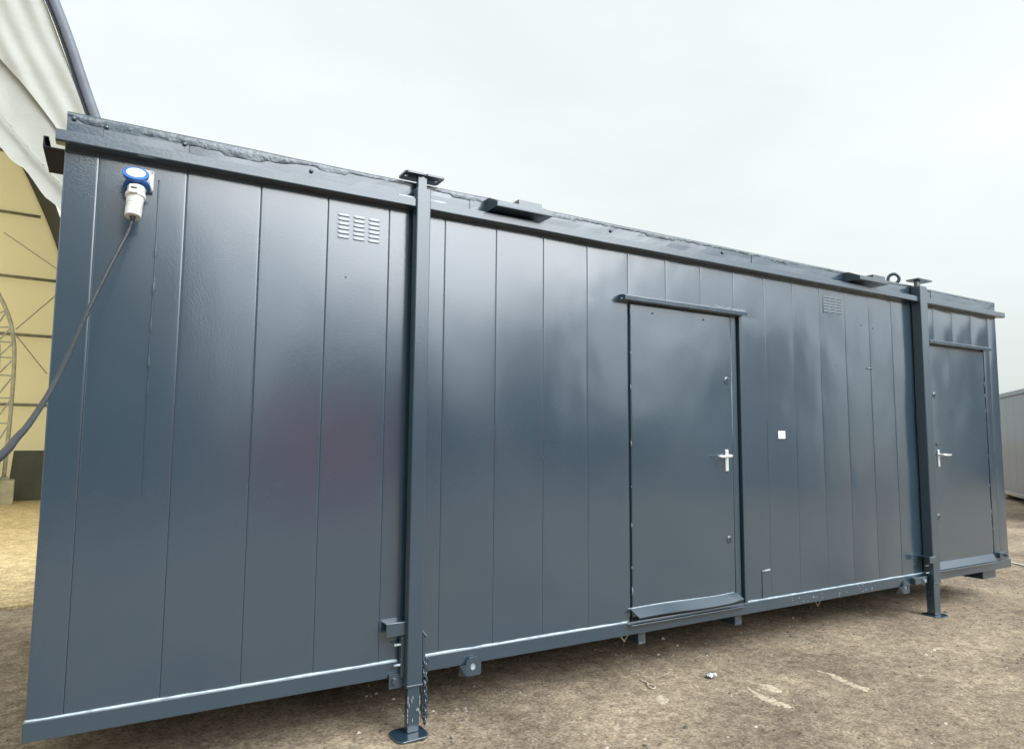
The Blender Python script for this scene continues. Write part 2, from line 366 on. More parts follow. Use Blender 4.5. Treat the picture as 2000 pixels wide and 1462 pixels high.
# base rail and sealant bead, its pale tone standing in for sky highlight
mb = MB(); mb.box(-0.006, L_+0.006, -0.016, 0.02, ZB, ZR); rail = mb.build('base_rail', 'trim', cab, bevel=0.003)
pts = []; rr = []
for j in range(500):
    x = 0.0 + L_*j/499
    pts.append((x, -0.006, ZR+0.001+0.0025*fbm(x*3, 1, 7))); rr.append(0.0062+0.0028*fbm(x*7, 3, 7)+0.004*max(0, fbm(x*2.3, 8, 1)-0.35))
def bead_seg(a, b):
    q = [i for i, p in enumerate(pts) if a <= p[0] <= b]
    MB().tube([pts[i] for i in q], [rr[i] for i in q], 8).build('sealant_highlight_bead', 'bead', rail, smooth=True)
bead_seg(0.0, 1.54); bead_seg(1.66, 3.02); bead_seg(4.04, 6.40)
for (a, b) in ((4.50, 4.95), (5.0, 5.55)):
    for k in range(16):
        x = rnd.uniform(a, b); z = rnd.uniform(0.21, 0.268); r = rnd.uniform(0.003, 0.007)
        MB().tube([(x-r, -0.0165, z), (x, -0.019, z+r*0.3), (x+r, -0.0165, z+r*0.2)], [r*0.4, r*0.7, r*0.3], 6).build('paint_chip', 'chip', rail, smooth=True)
# end walls and rear are the same steel
MB().box(0.0, 0.004, 0.013, DEP, ZB+0.01, ZT-0.02).build('end_wall', 'paint', cab)
MB().box(L_-0.004, L_, 0.013, DEP, ZB+0.01, ZT-0.02).build('end_wall', 'paint', cab)
MB().box(0.0, L_, DEP, DEP+0.004, ZB+0.01, ZT-0.02).build('rear_wall', 'paint', cab)
for y in (0.62, 1.4, 2.6):
    MB().box(0.02, L_-0.02, y-0.05, y+0.05, 0.03, 0.204).build('shade_beam', 'core', cab)  # dark underfloor beams, deepened and added to block light below the cabin
MB().box(0.02, L_-0.02, 0.03, 2.7, 0.205, 0.218).build('floor_sheet', 'core', cab)

# ---- doors
def plate_leaf(x0, x1, z0, z1, y, name, m, parent, amp):
    nz = 36; rows = []
    sx = [0.0, 0.0025, 0.010] + [0.06*k for k in range(1, 15)]
    W_ = x1-x0; xs = [x0+q for q in sx if q < W_-0.03] + [x1-0.010, x1-0.0025, x1]
    for i in range(nz+1):
        z = z0+(z1-z0)*i/nz; row = []; t = i/nz
        for j, x in enumerate(xs):
            q = (x-x0)/W_; e = 0.0025 if j in (0, len(xs)-1) else 0.0
            row.append((x, y+e-amp*(1-(2*q-1)**2)*(1-(2*t-1)**2) - 0.0020*fbm(x*2.1, 1.1, z*1.5) - 0.0022*fbm(x*4.2, 6.1, z*3.4)*(0.3+0.7*sstep(1.3, 1.7, z)), z))
        row.insert(0, (x0, 0.03, z)); row.append((x1, 0.03, z)); rows.append(row)
    return MB().grid(rows).build(name, m, parent, smooth=True, fix=False)
def lever_set(parent, x, z, sgn):
    MB().box(x-0.015, x+0.015, -0.014, -0.003, z-0.105, z+0.042).build('handle_plate', 'steel', parent, bevel=0.004)
    p = [(x, -0.012, z), (x, -0.035, z), (x, -0.052, z), (x+sgn*0.012, -0.058, z), (x+sgn*0.05, -0.058, z-0.002), (x+sgn*0.095, -0.056, z-0.004), (x+sgn*0.125, -0.052, z+0.001)]
    MB().tube(p, [.011, .010, .011, .011, .009, .0085, .006], 12).build('lever', 'steel', parent, smooth=True)
def lock_cover(parent, x, z):
    o = MB().tube([(x, -0.002, z), (x, -0.009, z), (x, -0.012, z)], [.027, .026, .018], 20).build('lock_cover', 'trim', parent, smooth=False, bevel=0.002)
    k = MB(); k.tube([(x, -0.010, z+0.003), (x, -0.0135, z+0.003)], .0045, 10); k.box(x-0.002, x+0.002, -0.0133, -0.010, z-0.012, z+0.002)
    k.build('keyhole', 'black', parent)
def specks(parent, x, z0, z1, n, y=-0.002):
    for k in range(n):
        z = z0+(z1-z0)*(k+rnd.uniform(-0.4, 1.4))/n; h = rnd.uniform(0.004, 0.03)
        MB().tube([(x, y, z-h), (x+rnd.uniform(-.003, .003), y-0.002, z), (x, y, z+h)], [.001, .0035, .001], 6).build('paint_chip', 'chip', parent, smooth=True)

d1 = plate_leaf(3.054, 3.962, 0.296, 2.246, -0.004, 'door', 'door', cab, 0.004)
tag(d1, 'flush grey door in the middle of the cabin wall')
lever_set(d1, 3.895, 1.277, -1); lock_cover(d1, 3.912, 1.797); lock_cover(d1, 3.908, 0.71)
for x in (3.24, 3.70):
    MB().tube([(x, -0.004, 2.205), (x, -0.009, 2.205)], .005, 8).build('screw_head', 'core', d1)
specks(d1, 3.052, 0.4, 2.2, 8)
MB().tube([(3.963, -0.003, 0.31), (3.963, -0.003, 2.24)], .003, 8).build('leaf_edge_trim', 'trim', d1, smooth=True)
MB().box(3.9655, 4.020, -0.0005, 0.013, 0.28, 2.26).build('door_stop', 'trim', cab)
MB().box(4.034, 4.062, -0.022, 0.012, 0.28, 2.262).build('door_jamb', 'trim', cab, bevel=0.003)
def lintel(x0, x1, z):
    N = 24; prof = [(0.006, z-0.008), (-0.044, z-0.010), (-0.060, z-0.016), (-0.062, z+0.012), (-0.046, z+0.020), (0.006, z+0.026)]
    rows = [[(x0+(x1-x0)*j/N, y+0.0015*fbm(j*0.5, y*20, 2), zz+0.002*fbm(j*0.4, 1, 4)) for j in range(N+1)] for y, zz in prof]
    mb = MB(); mb.grid(rows)
    for j in (0, N): mb.quad(*[r[j] for r in rows])
    return mb.build('door_lintel', 'trim', cab, bevel=0.002)
l1 = lintel(2.968, 4.075, 2.275); MB().box(2.945, 2.970, -0.045, 0.0, 2.262, 2.272).build('lintel_stub', 'trim', l1)
for k in range(4):
    x = 3.80+k*0.075; MB().tube([(x, -0.012, 2.31+rnd.uniform(0, .02)), (x+0.04, -0.03, 2.302), (x+0.08, -0.015, 2.307+rnd.uniform(0, .015))], .0025, 6).build('peeling_sealant', 'bead', l1, smooth=True)
# bent weather bar at the foot of the first door
N = 20; rows = [[], [], [], []]
for j in range(N+1):
    s = j/N; x = 3.018+0.925*s; dz = 0.010*sstep(0.85, 1, s)+0.004*math.sin(s*7)
    rows[0].append((x, -0.003, 0.350+dz*0.3+0.003*math.sin(s*5))); rows[1].append((x+0.01, -0.014, 0.349+dz*0.4)); rows[2].append((x+0.035*(1-s*0.3), -0.066, 0.308+dz)); rows[3].append((x+0.035*(1-s*0.3), -0.064, 0.304+dz))
wb = MB().grid(rows).build('weather_bar', 'trim', cab, fix=False)
wb.modifiers.new('solid', 'SOLIDIFY').thickness = 0.003
MB().tube([(p[0], p[1], p[2]+0.002) for p in rows[0]], .0035, 8).build('sealant_highlight_bead', 'bead', wb, smooth=True)
po = [(3.0, 0.0), (4.02, 0.0), (4.02, -0.052), (4.0, -0.058), (3.03, -0.058), (3.008, -0.052), (3.0, -0.035)]
MB().prism(po, (0, 0, 0.262), (1,0,0), (0,1,0), (0,0,0.006)).build('threshold', 'trim', cab, bevel=0.002)
MB().box(3.04, 4.03, -0.012, 0.0, 0.268, 0.296).build('door_sill', 'core', cab)

d2 = plate_leaf(6.462, 7.412, 0.312, 2.238, -0.003, 'door', 'door', cab, 0.003)
tag(d2, 'second grey door near the far end, partly behind the jack leg')
lever_set(d2, 6.545, 1.268, 1); lock_cover(d2, 6.53, 1.795); lock_cover(d2, 6.51, 0.73)
MB().box(6.522, 6.566, -0.010, -0.002, 1.345, 1.372).build('bolt_cover', 'trim', d2, bevel=0.002)
specks(d2, 7.414, 0.4, 2.2, 9)
MB().box(7.428, 7.434, -0.003, 0.013, 0.29, 2.26).build('door_jamb', 'trim', cab)
MB().box(6.448, 6.458, -0.006, 0.013, 0.29, 2.26).build('door_jamb', 'trim', cab)
lintel(6.40, 7.46, 2.262)
mb = MB(); mb.quad((6.40, -0.005, 0.345), (7.40, -0.005, 0.345), (7.40, -0.035, 0.285), (6.40, -0.035, 0.285)); o = mb.build('weather_bar', 'trim', cab); o.modifiers.new('solid', 'SOLIDIFY').thickness = 0.003
MB().box(6.38, 7.36, -0.062, 0.0, 0.276, 0.281).build('threshold', 'trim', cab, bevel=0.002)
mb = MB().box(7.47, 7.60, -0.03, 0.0, 0.300, 0.352); mb.build('corner_bracket', 'trim', cab, bevel=0.004)
MB().cyl((7.56, -0.03, 0.325), (7.56, -0.055, 0.325), .013, 12).build('corner_bolt', 'trim', cab)

# ---- louvred vents: pressed slots, each louvre its own piece
def louvre_vent(cx0, zt, pitch_x, w, rowsn, pz, label):
    v = MB().box(cx0-0.004, cx0+pitch_x*2+w+0.004, -0.0018, 0.0, zt-pz*rowsn-0.004, zt+0.004).build('louvre_vent', 'paint', cab, bevel=0.001)
    tag(v, label)
    for c in range(3):
        for r in range(rowsn):
            x = cx0+c*pitch_x; z = zt-r*pz
            pr = []; K = 10; H_ = 0.0150
            for a, (dd, tt) in enumerate(((0.0, 0.0), (0.0007, 0.28), (0.0015, 0.62), (0.0022, 0.88), (0.0019, 0.97), (0.0, 0.99))):
                row = []
                for k in range(K+1):
                    s = k/K; e = min(1.0, 5*min(s, 1-s))**0.5
                    row.append((x+w*s, -0.0019-dd*e, z-0.001-H_*tt*(0.72+0.28*e)))
                pr.append(row)
            MB().grid(pr).build('louvre', 'trim', v, smooth=True, fix=False)
            MB().box(x+0.004, x+w-0.004, -0.0030, -0.0017, z-0.0182, z-0.0158).build('slot', 'black', v)
louvre_vent(1.158, 2.516, 0.080, 0.064, 6, 0.0225, 'louvred vent left of the nearer jack leg')
louvre_vent(5.020, 2.525, 0.078, 0.066, 6, 0.0225, 'louvred vent near the far jack leg')

# ---- number label
lb = MB().box(4.436, 4.512, -0.0075, -0.004, 1.398, 1.454).build('number_label', 'white_label', cab); tag(lb, 'small white square label with faint number 14')
mb = MB()
def stroke(p, q, t=0.0030):
    p = Vector((p[0], -0.0078, p[1])); q = Vector((q[0], -0.0078, q[1])); d = (q-p).normalized(); nn = Vector((-d.z, 0, d.x))*t/2
    mb.quad(p-nn, q-nn, q+nn, p+nn)
stroke((4.452, 1.433), (4.459, 1.440)); stroke((4.459, 1.440), (4.459, 1.421))
stroke((4.474, 1.437), (4.472, 1.426)); stroke((4.472, 1.426), (4.490, 1.427)); stroke((4.488, 1.438), (4.487, 1.412))
mb.build('number_14', 'ink', lb, fix=False)

# ---- jack legs
def jack_leg(x0, x1, y0, y1, zsplit, ztop, label, cap_c, near):
    leg = MB().box(x0, x1, y0, y1, zsplit, ztop).build('jack_leg', 'trim', cab, bevel=0.006); tag(leg, label)
    t = 0.008
    ft = MB().box(x0+t, x1-t, y0+t, y1-t, GZ+0.012, zsplit+0.02).build('foot_tube', 'trim', leg, bevel=0.005)
    cx, cy = (x0+x1)/2, (y0+y1)/2
    MB().torus((cx, cy, zsplit), (0,0,1), 0.01, 0.001, 6, 4).v
    MB().box(x0-0.003, x1+0.003, y0-0.003, y1+0.003, zsplit-0.004, zsplit+0.006).build('collar', 'trim', leg, bevel=0.002)
    pl = [(-.085, -.055), (-.06, -.085), (.06, -.085), (.085, -.05), (.085, .05), (.06, .075), (-.06, .075), (-.085, .05)]
    MB().prism(pl, (cx-0.02, cy-0.01, GZ+0.002), (1,0,0.03), (0,1,0), (0,0,0.010)).build('foot_plate', 'trim', leg, bevel=0.003)
    # top tongue and flat plate with two holes
    ty = cy+0.012
    MB().box(cx-0.026, cx+0.026, ty-0.016, ty+0.016, ztop-0.01, cap_c[2]).build('tongue', 'trim', leg, bevel=0.003)
    cw, cd = 0.112, 0.060
    pa = [(-cw, -cd+.012), (-cw+.012, -cd), (0, -cd), (0, cd), (-cw+.012, cd), (-cw, cd-.012)]
    pb = [(0, -cd), (cw-.012, -cd), (cw, -cd+.012), (cw, cd-.012), (cw-.012, cd), (0, cd)]
    cp = MB().holed(pa, (-0.088, 0.0), .0115, cap_c, (1,0,0), (0,1,0), (0,0,0.010)).holed(pb, (0.088, 0.0), .0115, cap_c, (1,0,0), (0,1,0), (0,0,0.010))
    cp.build('cap_plate', 'trim', leg, fix=False)
    for k in range(2):        # pin holes in the sliding tube, left face
        z = zsplit-0.055-0.042*k
        MB().cyl((x0+t-0.0006, cy, z), (x0+t+0.004, cy, z), .008, 12).build('pin_hole', 'black', leg)
    return leg
LEG1 = jack_leg(1.551, 1.631, -0.085, -0.028, 0.165, 2.700, 'nearer jack leg, left of the middle door', (1.600, -0.022, 2.772), True)
LEG2 = jack_leg(6.232, 6.338, -0.090, -0.006, 0.200, 2.735, 'far jack leg, in front of the second door', (6.330, -0.030, 2.790), False)
for leg, x0, x1 in ((LEG1, 1.551, 1.631), (LEG2, 6.232, 6.338)):     # rear pair
    o = leg.copy(); C.objects.link(o); o.location = (0, DEP+0.11, 0); o['label'] = 'jack leg on the hidden long side'
    for ch in list(leg.children):
        c = ch.copy(); C.objects.link(c); c.parent = o
# paint worn off the near leg's sliding tube
for k in range(26):
    s = rnd.choice((0, 1, 2)); x = (1.5605, 1.6225, rnd.uniform(1.562, 1.62))[s]; z = rnd.uniform(-0.02, 0.12); h = rnd.uniform(.004, .014)
    MB().tube([(x, -0.0775, z-h), (x, -0.0790, z), (x, -0.0775, z+h)], [.001, .003, .001], 5).build('paint_chip', 'chip', LEG1, smooth=True)
def leg_bracket(leg, xl, y0, y1, z0, z1, xr):
    mb = MB(); mb.box(xl, xr, y0, y0+0.004, z0, z1); mb.box(xl, xr, y0+0.004, y1, z1-0.004, z1)
    mb.build('angle_bracket', 'trim', leg, bevel=0.0015)
    MB().tube([(xl, y0-0.001, z1), (xr, y0-0.001, z1)], .0025, 6).build('worn_edge', 'chip', leg, smooth=True)
leg_bracket(LEG1, 1.449, -0.055, 0.0, 0.408, 0.472, 1.552)
leg_bracket(LEG2, 6.155, -0.105, 0.0, 0.375, 0.425, 6.235)
for leg, xs, zs, y in ((LEG1, 1.500, (0.36, 0.262), -0.035), (LEG2, 6.19, (0.345, 0.285), -0.05)):
    for z in zs:
        MB().cyl((xs, y, z), (xs+0.055, y, z), .006, 10).build('locking_pin', 'bead', leg, smooth=True)
MB().box(1.533, 1.551, -0.045, -0.012, 0.20, 0.40).build('side_plate', 'trim', LEG1, bevel=0.002)
MB().holed([(0, 0), (.075, 0), (.075, .07), (0, .07)], (.028, .035), .010, (1.478, -0.03, 0.150), (1,0,0), (0,0,1), (0,0.006,0)).build('bolt_tab', 'trim', LEG1, fix=False)
MB().cyl((1.506, -0.042, 0.185), (1.506, -0.02, 0.185), .016, 6).build('tab_bolt', 'trim', LEG1)
mb = MB(); mb.box(1.642, 1.658, -0.060, -0.052, 0.20, 0.40); mb.tube([(1.635, -0.05, 0.425), (1.648, -0.058, 0.402), (1.66, -0.064, 0.388)], .006, 8); mb.build('release_strap', 'trim', LEG1, bevel=0.001)
# chain hanging from the strap
p = Vector((1.650, -0.056, 0.275)); k = 0
while p.z > -0.03:
    MB().torus(p, (1, 0, 0) if k % 2 else (0.2, 1, 0), .0125, .0042, 14, 6, sx=1.35, ref=(0, 0, 1)).build('chain_link', 'trim', LEG1, smooth=True)
    p = p + Vector((rnd.uniform(-.004, .005), rnd.uniform(-.004, .003), -0.0225)); k += 1
p = Vector((1.664, -0.052, 0.265)); k = 0
while p.z > 0.0:
    MB().torus(p, (1, 0, 0) if k % 2 else (0.2, 1, 0), .0125, .0042, 14, 6, sx=1.35, ref=(0, 0, 1)).build('chain_link', 'trim', LEG1, smooth=True)
    p = p + Vector((-0.0008, rnd.uniform(-.003, .003), -0.0225)); k += 1

# ---- lashing lugs on the base rail
for x in (1.945, 5.925):
    pg = [(-.044, -.095), (.044, -.095), (.044, -.020), (.022, .0), (-.022, .0), (-.044, -.020)]
    lg = MB().holed(pg, (0.0, -.048), .019, (x, -0.034, 0.238), (1,0,0), (0,0,1), (0, 0.010, 0)).build('lashing_lug', 'trim', cab, fix=False)
    MB().cyl((x, -0.018, 0.190), (x, -0.024, 0.190), .020, 18).build('lug_backing', 'bead', lg)
    mb = MB(); mb.quad((x-.075, -0.018, 0.20), (x-.044, -0.034, 0.205), (x-.044, -0.034, 0.143), (x-.058, 0.03, 0.13)); mb.quad((x-.044, -0.034, 0.143), (x+.044, -0.034, 0.143), (x+.044, 0.06, 0.150), (x-.044, 0.06, 0.150)); mb.build('lug_gusset', 'trim', lg)
MB().box(6.02, 6.20, -0.055, -0.016, 0.205, 0.262).build('lug_block', 'trim', cab, bevel=0.006)
MB().cyl((6.14, -0.07, 0.232), (6.14, -0.05, 0.232), .015, 12).build('lug_bolt', 'chip', cab)
# tube ends and V brackets that peep out below the rail
for x0, x1, zz in ((3.125, 3.185, 0.115), (3.985, 4.05, 0.120), (7.27, 7.50, 0.115)):
    bm_ = MB().box(x0, x1, 0.03, 0.55, zz, 0.20).build('bearer_end', 'trim', cab, bevel=0.004)
    for k in range(7):
        x = rnd.uniform(x0+.006, x1-.006); z = rnd.uniform(zz+.005, .185)
        if x1-x0 < .1: MB().tube([(x-.006, 0.0295, z), (x, 0.0275, z+.002), (x+.006, 0.0295, z)], [.0008, .0026, .0008], 5).build('paint_chip', 'chip', bm_)
for x in (3.03, 4.90):
    MB().tube([(x-.05, 0.04, 0.197), (x, 0.05, 0.145), (x+.03, 0.04, 0.197)], .006, 6).build('tie_hook', 'timber', cab)

# ---- roof clamps over the gutter, lifting eye
def roof_clamp(x0, x1, bx0, bx1, flip=False):
    r = MB()
    r.box(x0, x1, -0.150, -0.004, 2.660, 2.666); r.box(x0, x1, -0.150, -0.146, 2.666, 2.690); r.box(x0+0.02, x1-0.02, -0.146, -0.004, 2.690, 2.694)
    o = r.build('roof_clamp', 'trim', cab, bevel=0.001)
    MB().prism([(-0.004, 2.66), (-0.150, 2.66), (-0.150, 2.69), (-0.05, 2.735), (-0.004, 2.735)], (x0-0.003, 0, 0), (0,1,0), (0,0,1), (0.005, 0, 0)).build('clamp_end', 'trim', o)
    MB().prism([(-0.004, 2.66), (-0.150, 2.66), (-0.150, 2.69), (-0.05, 2.735), (-0.004, 2.735)], (x1-0.002, 0, 0), (0,1,0), (0,0,1), (0.005, 0, 0)).build('clamp_end', 'trim', o)
    MB().box(bx0, bx1, -0.060, 0.05, 2.704, 2.757).build('clamp_box', 'trim', o, bevel=0.003)
    return o
roof_clamp(2.00, 2.36, 2.185, 2.345); roof_clamp(5.28, 5.66, 5.60, 5.77)
MB().torus((6.25, 0.15, 2.840), (0.80, 0.60, 0.1), 0.044, 0.0145, 28, 12).build('lifting_eye', 'trim', cab, smooth=True)
MB().box(6.21, 6.29, 0.11, 0.19, ZT-0.003, ZT+0.04).build('lifting_eye_foot', 'trim', cab)
MB().box(1.46, 1.55, -0.060, -0.010, 2.640, 2.652).build('leg_clip', 'bead', cab, bevel=0.002)
MB().box(1.632, 1.73, -0.060, -0.010, 2.644, 2.655).build('leg_clip', 'bead', cab, bevel=0.002)

# ---- power inlet on the wall
pin = MB().box(0.268, 0.335, -0.034, -0.002, 2.455, 2.548).build('power_inlet', 'white_plastic', cab, bevel=0.006); tag(pin, 'white and blue power inlet high on the left end')
for x, z in ((0.327, 2.538), (0.327, 2.466)): MB().cyl((x, -0.037, z), (x, -0.033, z), .005, 8).build('screw_head', 'galv', pin)
MB().tube([(0.285, -0.03, 2.49), (0.275, -0.075, 2.462), (0.272, -0.098, 2.446)], [.036, .038, .040], 20).build('inlet_neck', 'white_plastic', pin, smooth=True)
ax = Vector((-0.05, -0.42, -0.90)).normalized(); c = Vector((0.272, -0.098, 2.446))
MB().tube([c-ax*0.006, c+ax*0.006], [.050, .052], 28).build('blue_collar', 'blue_plastic', pin, bevel=0.002)
ax2 = Vector((-0.03, -0.74, 0.67)).normalized(); c2 = Vector((0.264, -0.118, 2.496))
MB().tube([c2-ax2*0.024, c2-ax2*0.018, c2-ax2*0.002, c2], [.036, .047, .051, .049], 32).build('lid', 'blue_plastic', pin, bevel=0.0015)
MB().tube([c2-ax2*0.001, c2+ax2*0.0025], [.037, .036], 32).build('lid_face', 'white_label', pin, bevel=0.001)
MB().tube([(0.292, -0.085, 2.515), (0.30, -0.06, 2.512)], .014, 12).build('lid_hinge', 'white_plastic', pin)

# ------------------------------------------------------------------ plug and cable (their own thing)
pc = thing('power_cable', 'black power cable with pale grey plug, sagging from the cabin inlet towards the camera', 'cable', (0, 0, 0))
ax = Vector((-0.06, -0.26, -0.96)).normalized(); c = Vector((0.270, -0.102, 2.436))
prof = [(0.0, .034), (0.03, .0345), (0.034, .039), (0.050, .039), (0.054, .034), (0.085, .0315), (0.087, .0300), (0.091, .0300), (0.093, .0318), (0.100, .0318), (0.102, .0305), (0.106, .0305), (0.108, .032), (0.142, .031), (0.144, .027)]
MB().tube([c+ax*t for t, r in prof], [r for t, r in prof], 28).build('plug', 'white_plastic', pc, smooth=False, bevel=0.001)
e1 = Vector((1, 0, 0)); e2 = ax.cross(e1).normalized()
fc = c + ax*0.02 - Vector((0.010, 0.038, 0))
mb = MB(); mb.prism([(-.018, -.018), (.018, -.018), (.018, .022), (-.018, .022)], fc, e1, -ax, Vector((0, -0.010, -0.002))); mb.build('plug_latch', 'white_plastic', pc, bevel=0.003)
mb = MB(); mb.prism([(-.011, .002), (.011, .002), (.011, .009), (-.011, .009)], fc+Vector((0, -0.0101, -0.002)), e1, -ax, Vector((0, -0.002, 0))); mb.build('latch_slot', 'black', pc)
kp = [(0.262, -0.140, 2.296), (0.256, -0.146, 2.262), (0.246, -0.155, 2.222), (0.193, -0.22, 2.061), (0.133, -0.36, 1.852), (0.093, -0.56, 1.669), (0.065, -0.80, 1.530), (0.050, -1.15, 1.426), (0.052, -1.45, 1.384), (0.062, -1.85, 1.345), (0.02, -2.5, 1.26), (-0.15, -3.3, 1.0), (-0.4, -4.2, 0.45), (-0.8, -5.0, GZ+0.01), (-2.0, -6.0, GZ+0.01)]
def catmull(P, k=8):
    P = [Vector(p) for p in P]; o = []
    for i in range(len(P)-1):
        a = P[max(i-1, 0)]; b = P[i]; c_ = P[i+1]; d = P[min(i+2, len(P)-1)]
        for j in range(k):
            t = j/k
            o.append(0.5*((2*b)+(c_-a)*t+(2*a-5*b+4*c_-d)*t*t+(3*b-a-3*c_+d)*t**3))
    o.append(P[-1]); return o
cp = catmull(kp)
MB().tube(cp, [0.0080]*len(cp), 10).build('cable', 'rubber', pc, smooth=True)
MB().tube([c+ax*0.140, c+ax*0.150, c+ax*0.165], [.014, .010, .0075], 12).build('cable_gland', 'rubber', pc, smooth=True)

# ------------------------------------------------------------------ fabric hall on the left
HR = R(5.0); HO = Vector((0.0, 6.0, 0.0))
hall = thing('fabric_hall', 'large cream fabric hall with navy roof, open towards the yard behind the cabin', 'tent', HO, HR)
prof = [(0.78, GZ), (0.72, 2.0), (0.47, 3.6), (-0.13, 5.24), (-0.61, 6.50), (-1.35, 7.95), (-2.5, 9.35), (-4.2, 10.5), (-6.2, 11.0)]
prof = [(p.x, p.y) for p in catmull([(a, b, 0) for a, b in prof], 6)]
full = prof + [(-12.4-u, z) for u, z in reversed(prof[:-1])]
HD = 9.6
MB().grid([[(u, v, z) for u, z in full] for v in (7.0, HD)]).build('roof_bay', 'navy', hall, smooth=True, fix=False)
MB().grid([[(u, v, z) for u, z in full] for v in (0.02, 2.4, 4.8, 7.0)]).build('roof_membrane', 'roofbay', hall, smooth=True, fix=False)  # unseen bays made translucent so extra light brightens the interior
# hem: the roof sheet turned over the front frame
def inset(d):
    o = []
    for i, (u, z) in enumerate(full):
        a = full[max(i-1, 0)]; b = full[min(i+1, len(full)-1)]; t = Vector((b[0]-a[0], b[1]-a[1])).normalized()
        o.append((u - t.y*d*1.0, z + t.x*d) if False else (u + (-t.y)*d, z + t.x*d))
    return o
i0 = inset(0.0); i1 = inset(0.105); i2 = inset(0.140)
rows = []
for v, q in ((0.02, i0), (-0.085, i0), (-0.092, inset(0.04)), (-0.088, inset(0.097)), (-0.05, i1)):
    rows.append([(u+0.006*fbm(k*0.7, v, 1), v, z) for k, (u, z) in enumerate(q)])
MB().grid(rows).build('roof_hem', 'hem', hall, smooth=True, fix=False)
rows = [[(u, v, z) for u, z in inset(dd)] for v, dd in ((-0.052, 0.100), (-0.058, 0.143))]
for k in range(len(rows[1])):
    pass
MB().grid(rows).build('lacing_strip', 'navy', hall, fix=False)
# gable sheets with folds
def u_edge(z):     # right-hand frame line
    for (a, b) in zip(i2[:-1], i2[1:]):
        if min(a[1], b[1]) <= z <= max(a[1], b[1]) and a[0] > -6.2:
            t = (z-a[1])/(b[1]-a[1]+1e-9); return a[0]+t*(b[0]-a[0])
    return -6.2
def interp(tab, u):
    if u <= tab[0][0]: return tab[0][1]
    for a, b in zip(tab[:-1], tab[1:]):
        if a[0] <= u <= b[0]: t = (u-a[0])/(b[0]-a[0]); return a[1]+t*(b[1]-a[1])
    return tab[-1][1]
def z_edge(u):
    best = -5.0
    for (a, b) in zip(i2[:-1], i2[1:]):
        if min(a[0], b[0]) <= u <= max(a[0], b[0]):
            t = (u-a[0])/(b[0]-a[0]+1e-9); return a[1]+t*(b[1]-a[1])
    return best
seamA = [(-6.2, 8.2), (-3.5, 7.6), (-2.0, 6.5), (-1.10, 5.62), (-0.87, 5.38), (-0.64, 5.10), (-0.48, 4.89), (-0.20, 4.45), (0.2, 3.85), (0.6, 3.2)]
seamC = [(-6.2, 6.4), (-3.5, 6.2), (-2.0, 5.35), (-1.04, 4.59), (-0.94, 4.48), (-0.81, 4.40), (-0.58, 4.11), (-0.43, 3.98), (-0.20, 3.72), (0.2, 3.2), (0.6, 2.7)]
seamB = [(-6.2, 6.9), (-3.5, 6.7), (-2.0, 5.8), (-1.06, 4.98), (-0.83, 4.70), (-0.70, 4.55), (-0.44, 4.28), (-0.2, 4.05), (0.2, 3.55), (0.6, 3.0)]
def sheet(top, bot, v0, name, folds, amp):
    rows = []; us = [-6.2+ (6.2+0.6)*j/150 for j in range(151)]
    us = [u for u in us if top(u) > bot(u)+0.02]
    for i in range(41):
        t = i/40; row = []
        for u in us:
            a, b = bot(u), top(u); z = a+(b-a)*t
            # folds fan out along the frame line
            q = (u*0.86+z*0.42)
            d = amp*(0.5*math.sin(q*folds + 2.1*fbm(u*0.7, z*0.35, 4)) * (0.4+0.6*abs(fbm(u*0.8, z*0.5, 2))) + 0.8*fbm(u*1.2, z*0.6, 7))
            row.append((u, v0-d, z))
        rows.append(row)
    return MB().grid(rows).build(name, 'cream', hall, smooth=True, fix=False)
sheet(z_edge, lambda u: interp(seamA, u)-0.02, -0.030, 'gable_sheet', 30, 0.034)
sheet(lambda u: interp(seamA, u)+0.05, lambda u: interp(seamC, u)+0.012*math.sin(u*23), 0.03, 'gable_valance', 9, 0.05)
bp_ = [(u, -0.035, z) for u, z in seamB[2:]]
mb = MB()
for a, b in zip(bp_[:-1], bp_[1:]):
    a = Vector(a); b = Vector(b); d = (b-a).normalized(); nn = Vector((-d.z, 0, d.x))*0.016
    mb.prism([(0, 0), (1, 0), (1, 1), (0, 1)], a-nn, b-a, nn*2, (0, -0.012, 0))
cs = mb.build('clamp_strip', 'cream', hall)
for k in range(14):
    u = -1.9+k*0.16; z = interp(seamB, u); MB().cyl((u, -0.046, z), (u, -0.053, z), .010, 8).build('rivet', 'galv', cs)
# far gable: translucent sheet on horizontal rails
fg = [(u, HD-0.05, z) for u, z in full]
mb = MB(); rows = []
for i in range(24):
    z = GZ + (10.99-GZ)*i/23; ue = u_edge(z)+0.165 if z > 0.2 else 0.78
    rows.append([(-12.4-ue + (2*ue+12.4)*j/30, HD-0.05+0.03*fbm(j*0.6, z*0.9, 3), z) for j in range(31)])
MB().grid(rows).build('far_gable_sheet', 'yellow', hall, smooth=True, fix=False)
for z in (2.03, 3.60, 4.90, 6.35, 7.75):
    ue = u_edge(z)+0.05
    MB().tube([(-12.4-ue, HD-0.15, z), (ue, HD-0.15, z)], .036, 10).build('gable_rail', 'galv', hall, smooth=True)
for a, b in (((-1.3, 5.86), (-0.18, 5.12)),):
    MB().tube([(a[0], HD-0.2, a[1]), (b[0], HD-0.2, b[1])], .011, 6).build('brace_wire', 'galv', hall)
MB().box(-13.1, 0.7, 0.3, HD, GZ-0.05, GZ+0.018).build('hall_floor', 'sand', hall).name = 'hall_floor'
MB().box(-13.4, 0.3, -2.1, 0.299, GZ-0.05, GZ+0.016).build('hall_apron', 'sand', hall)

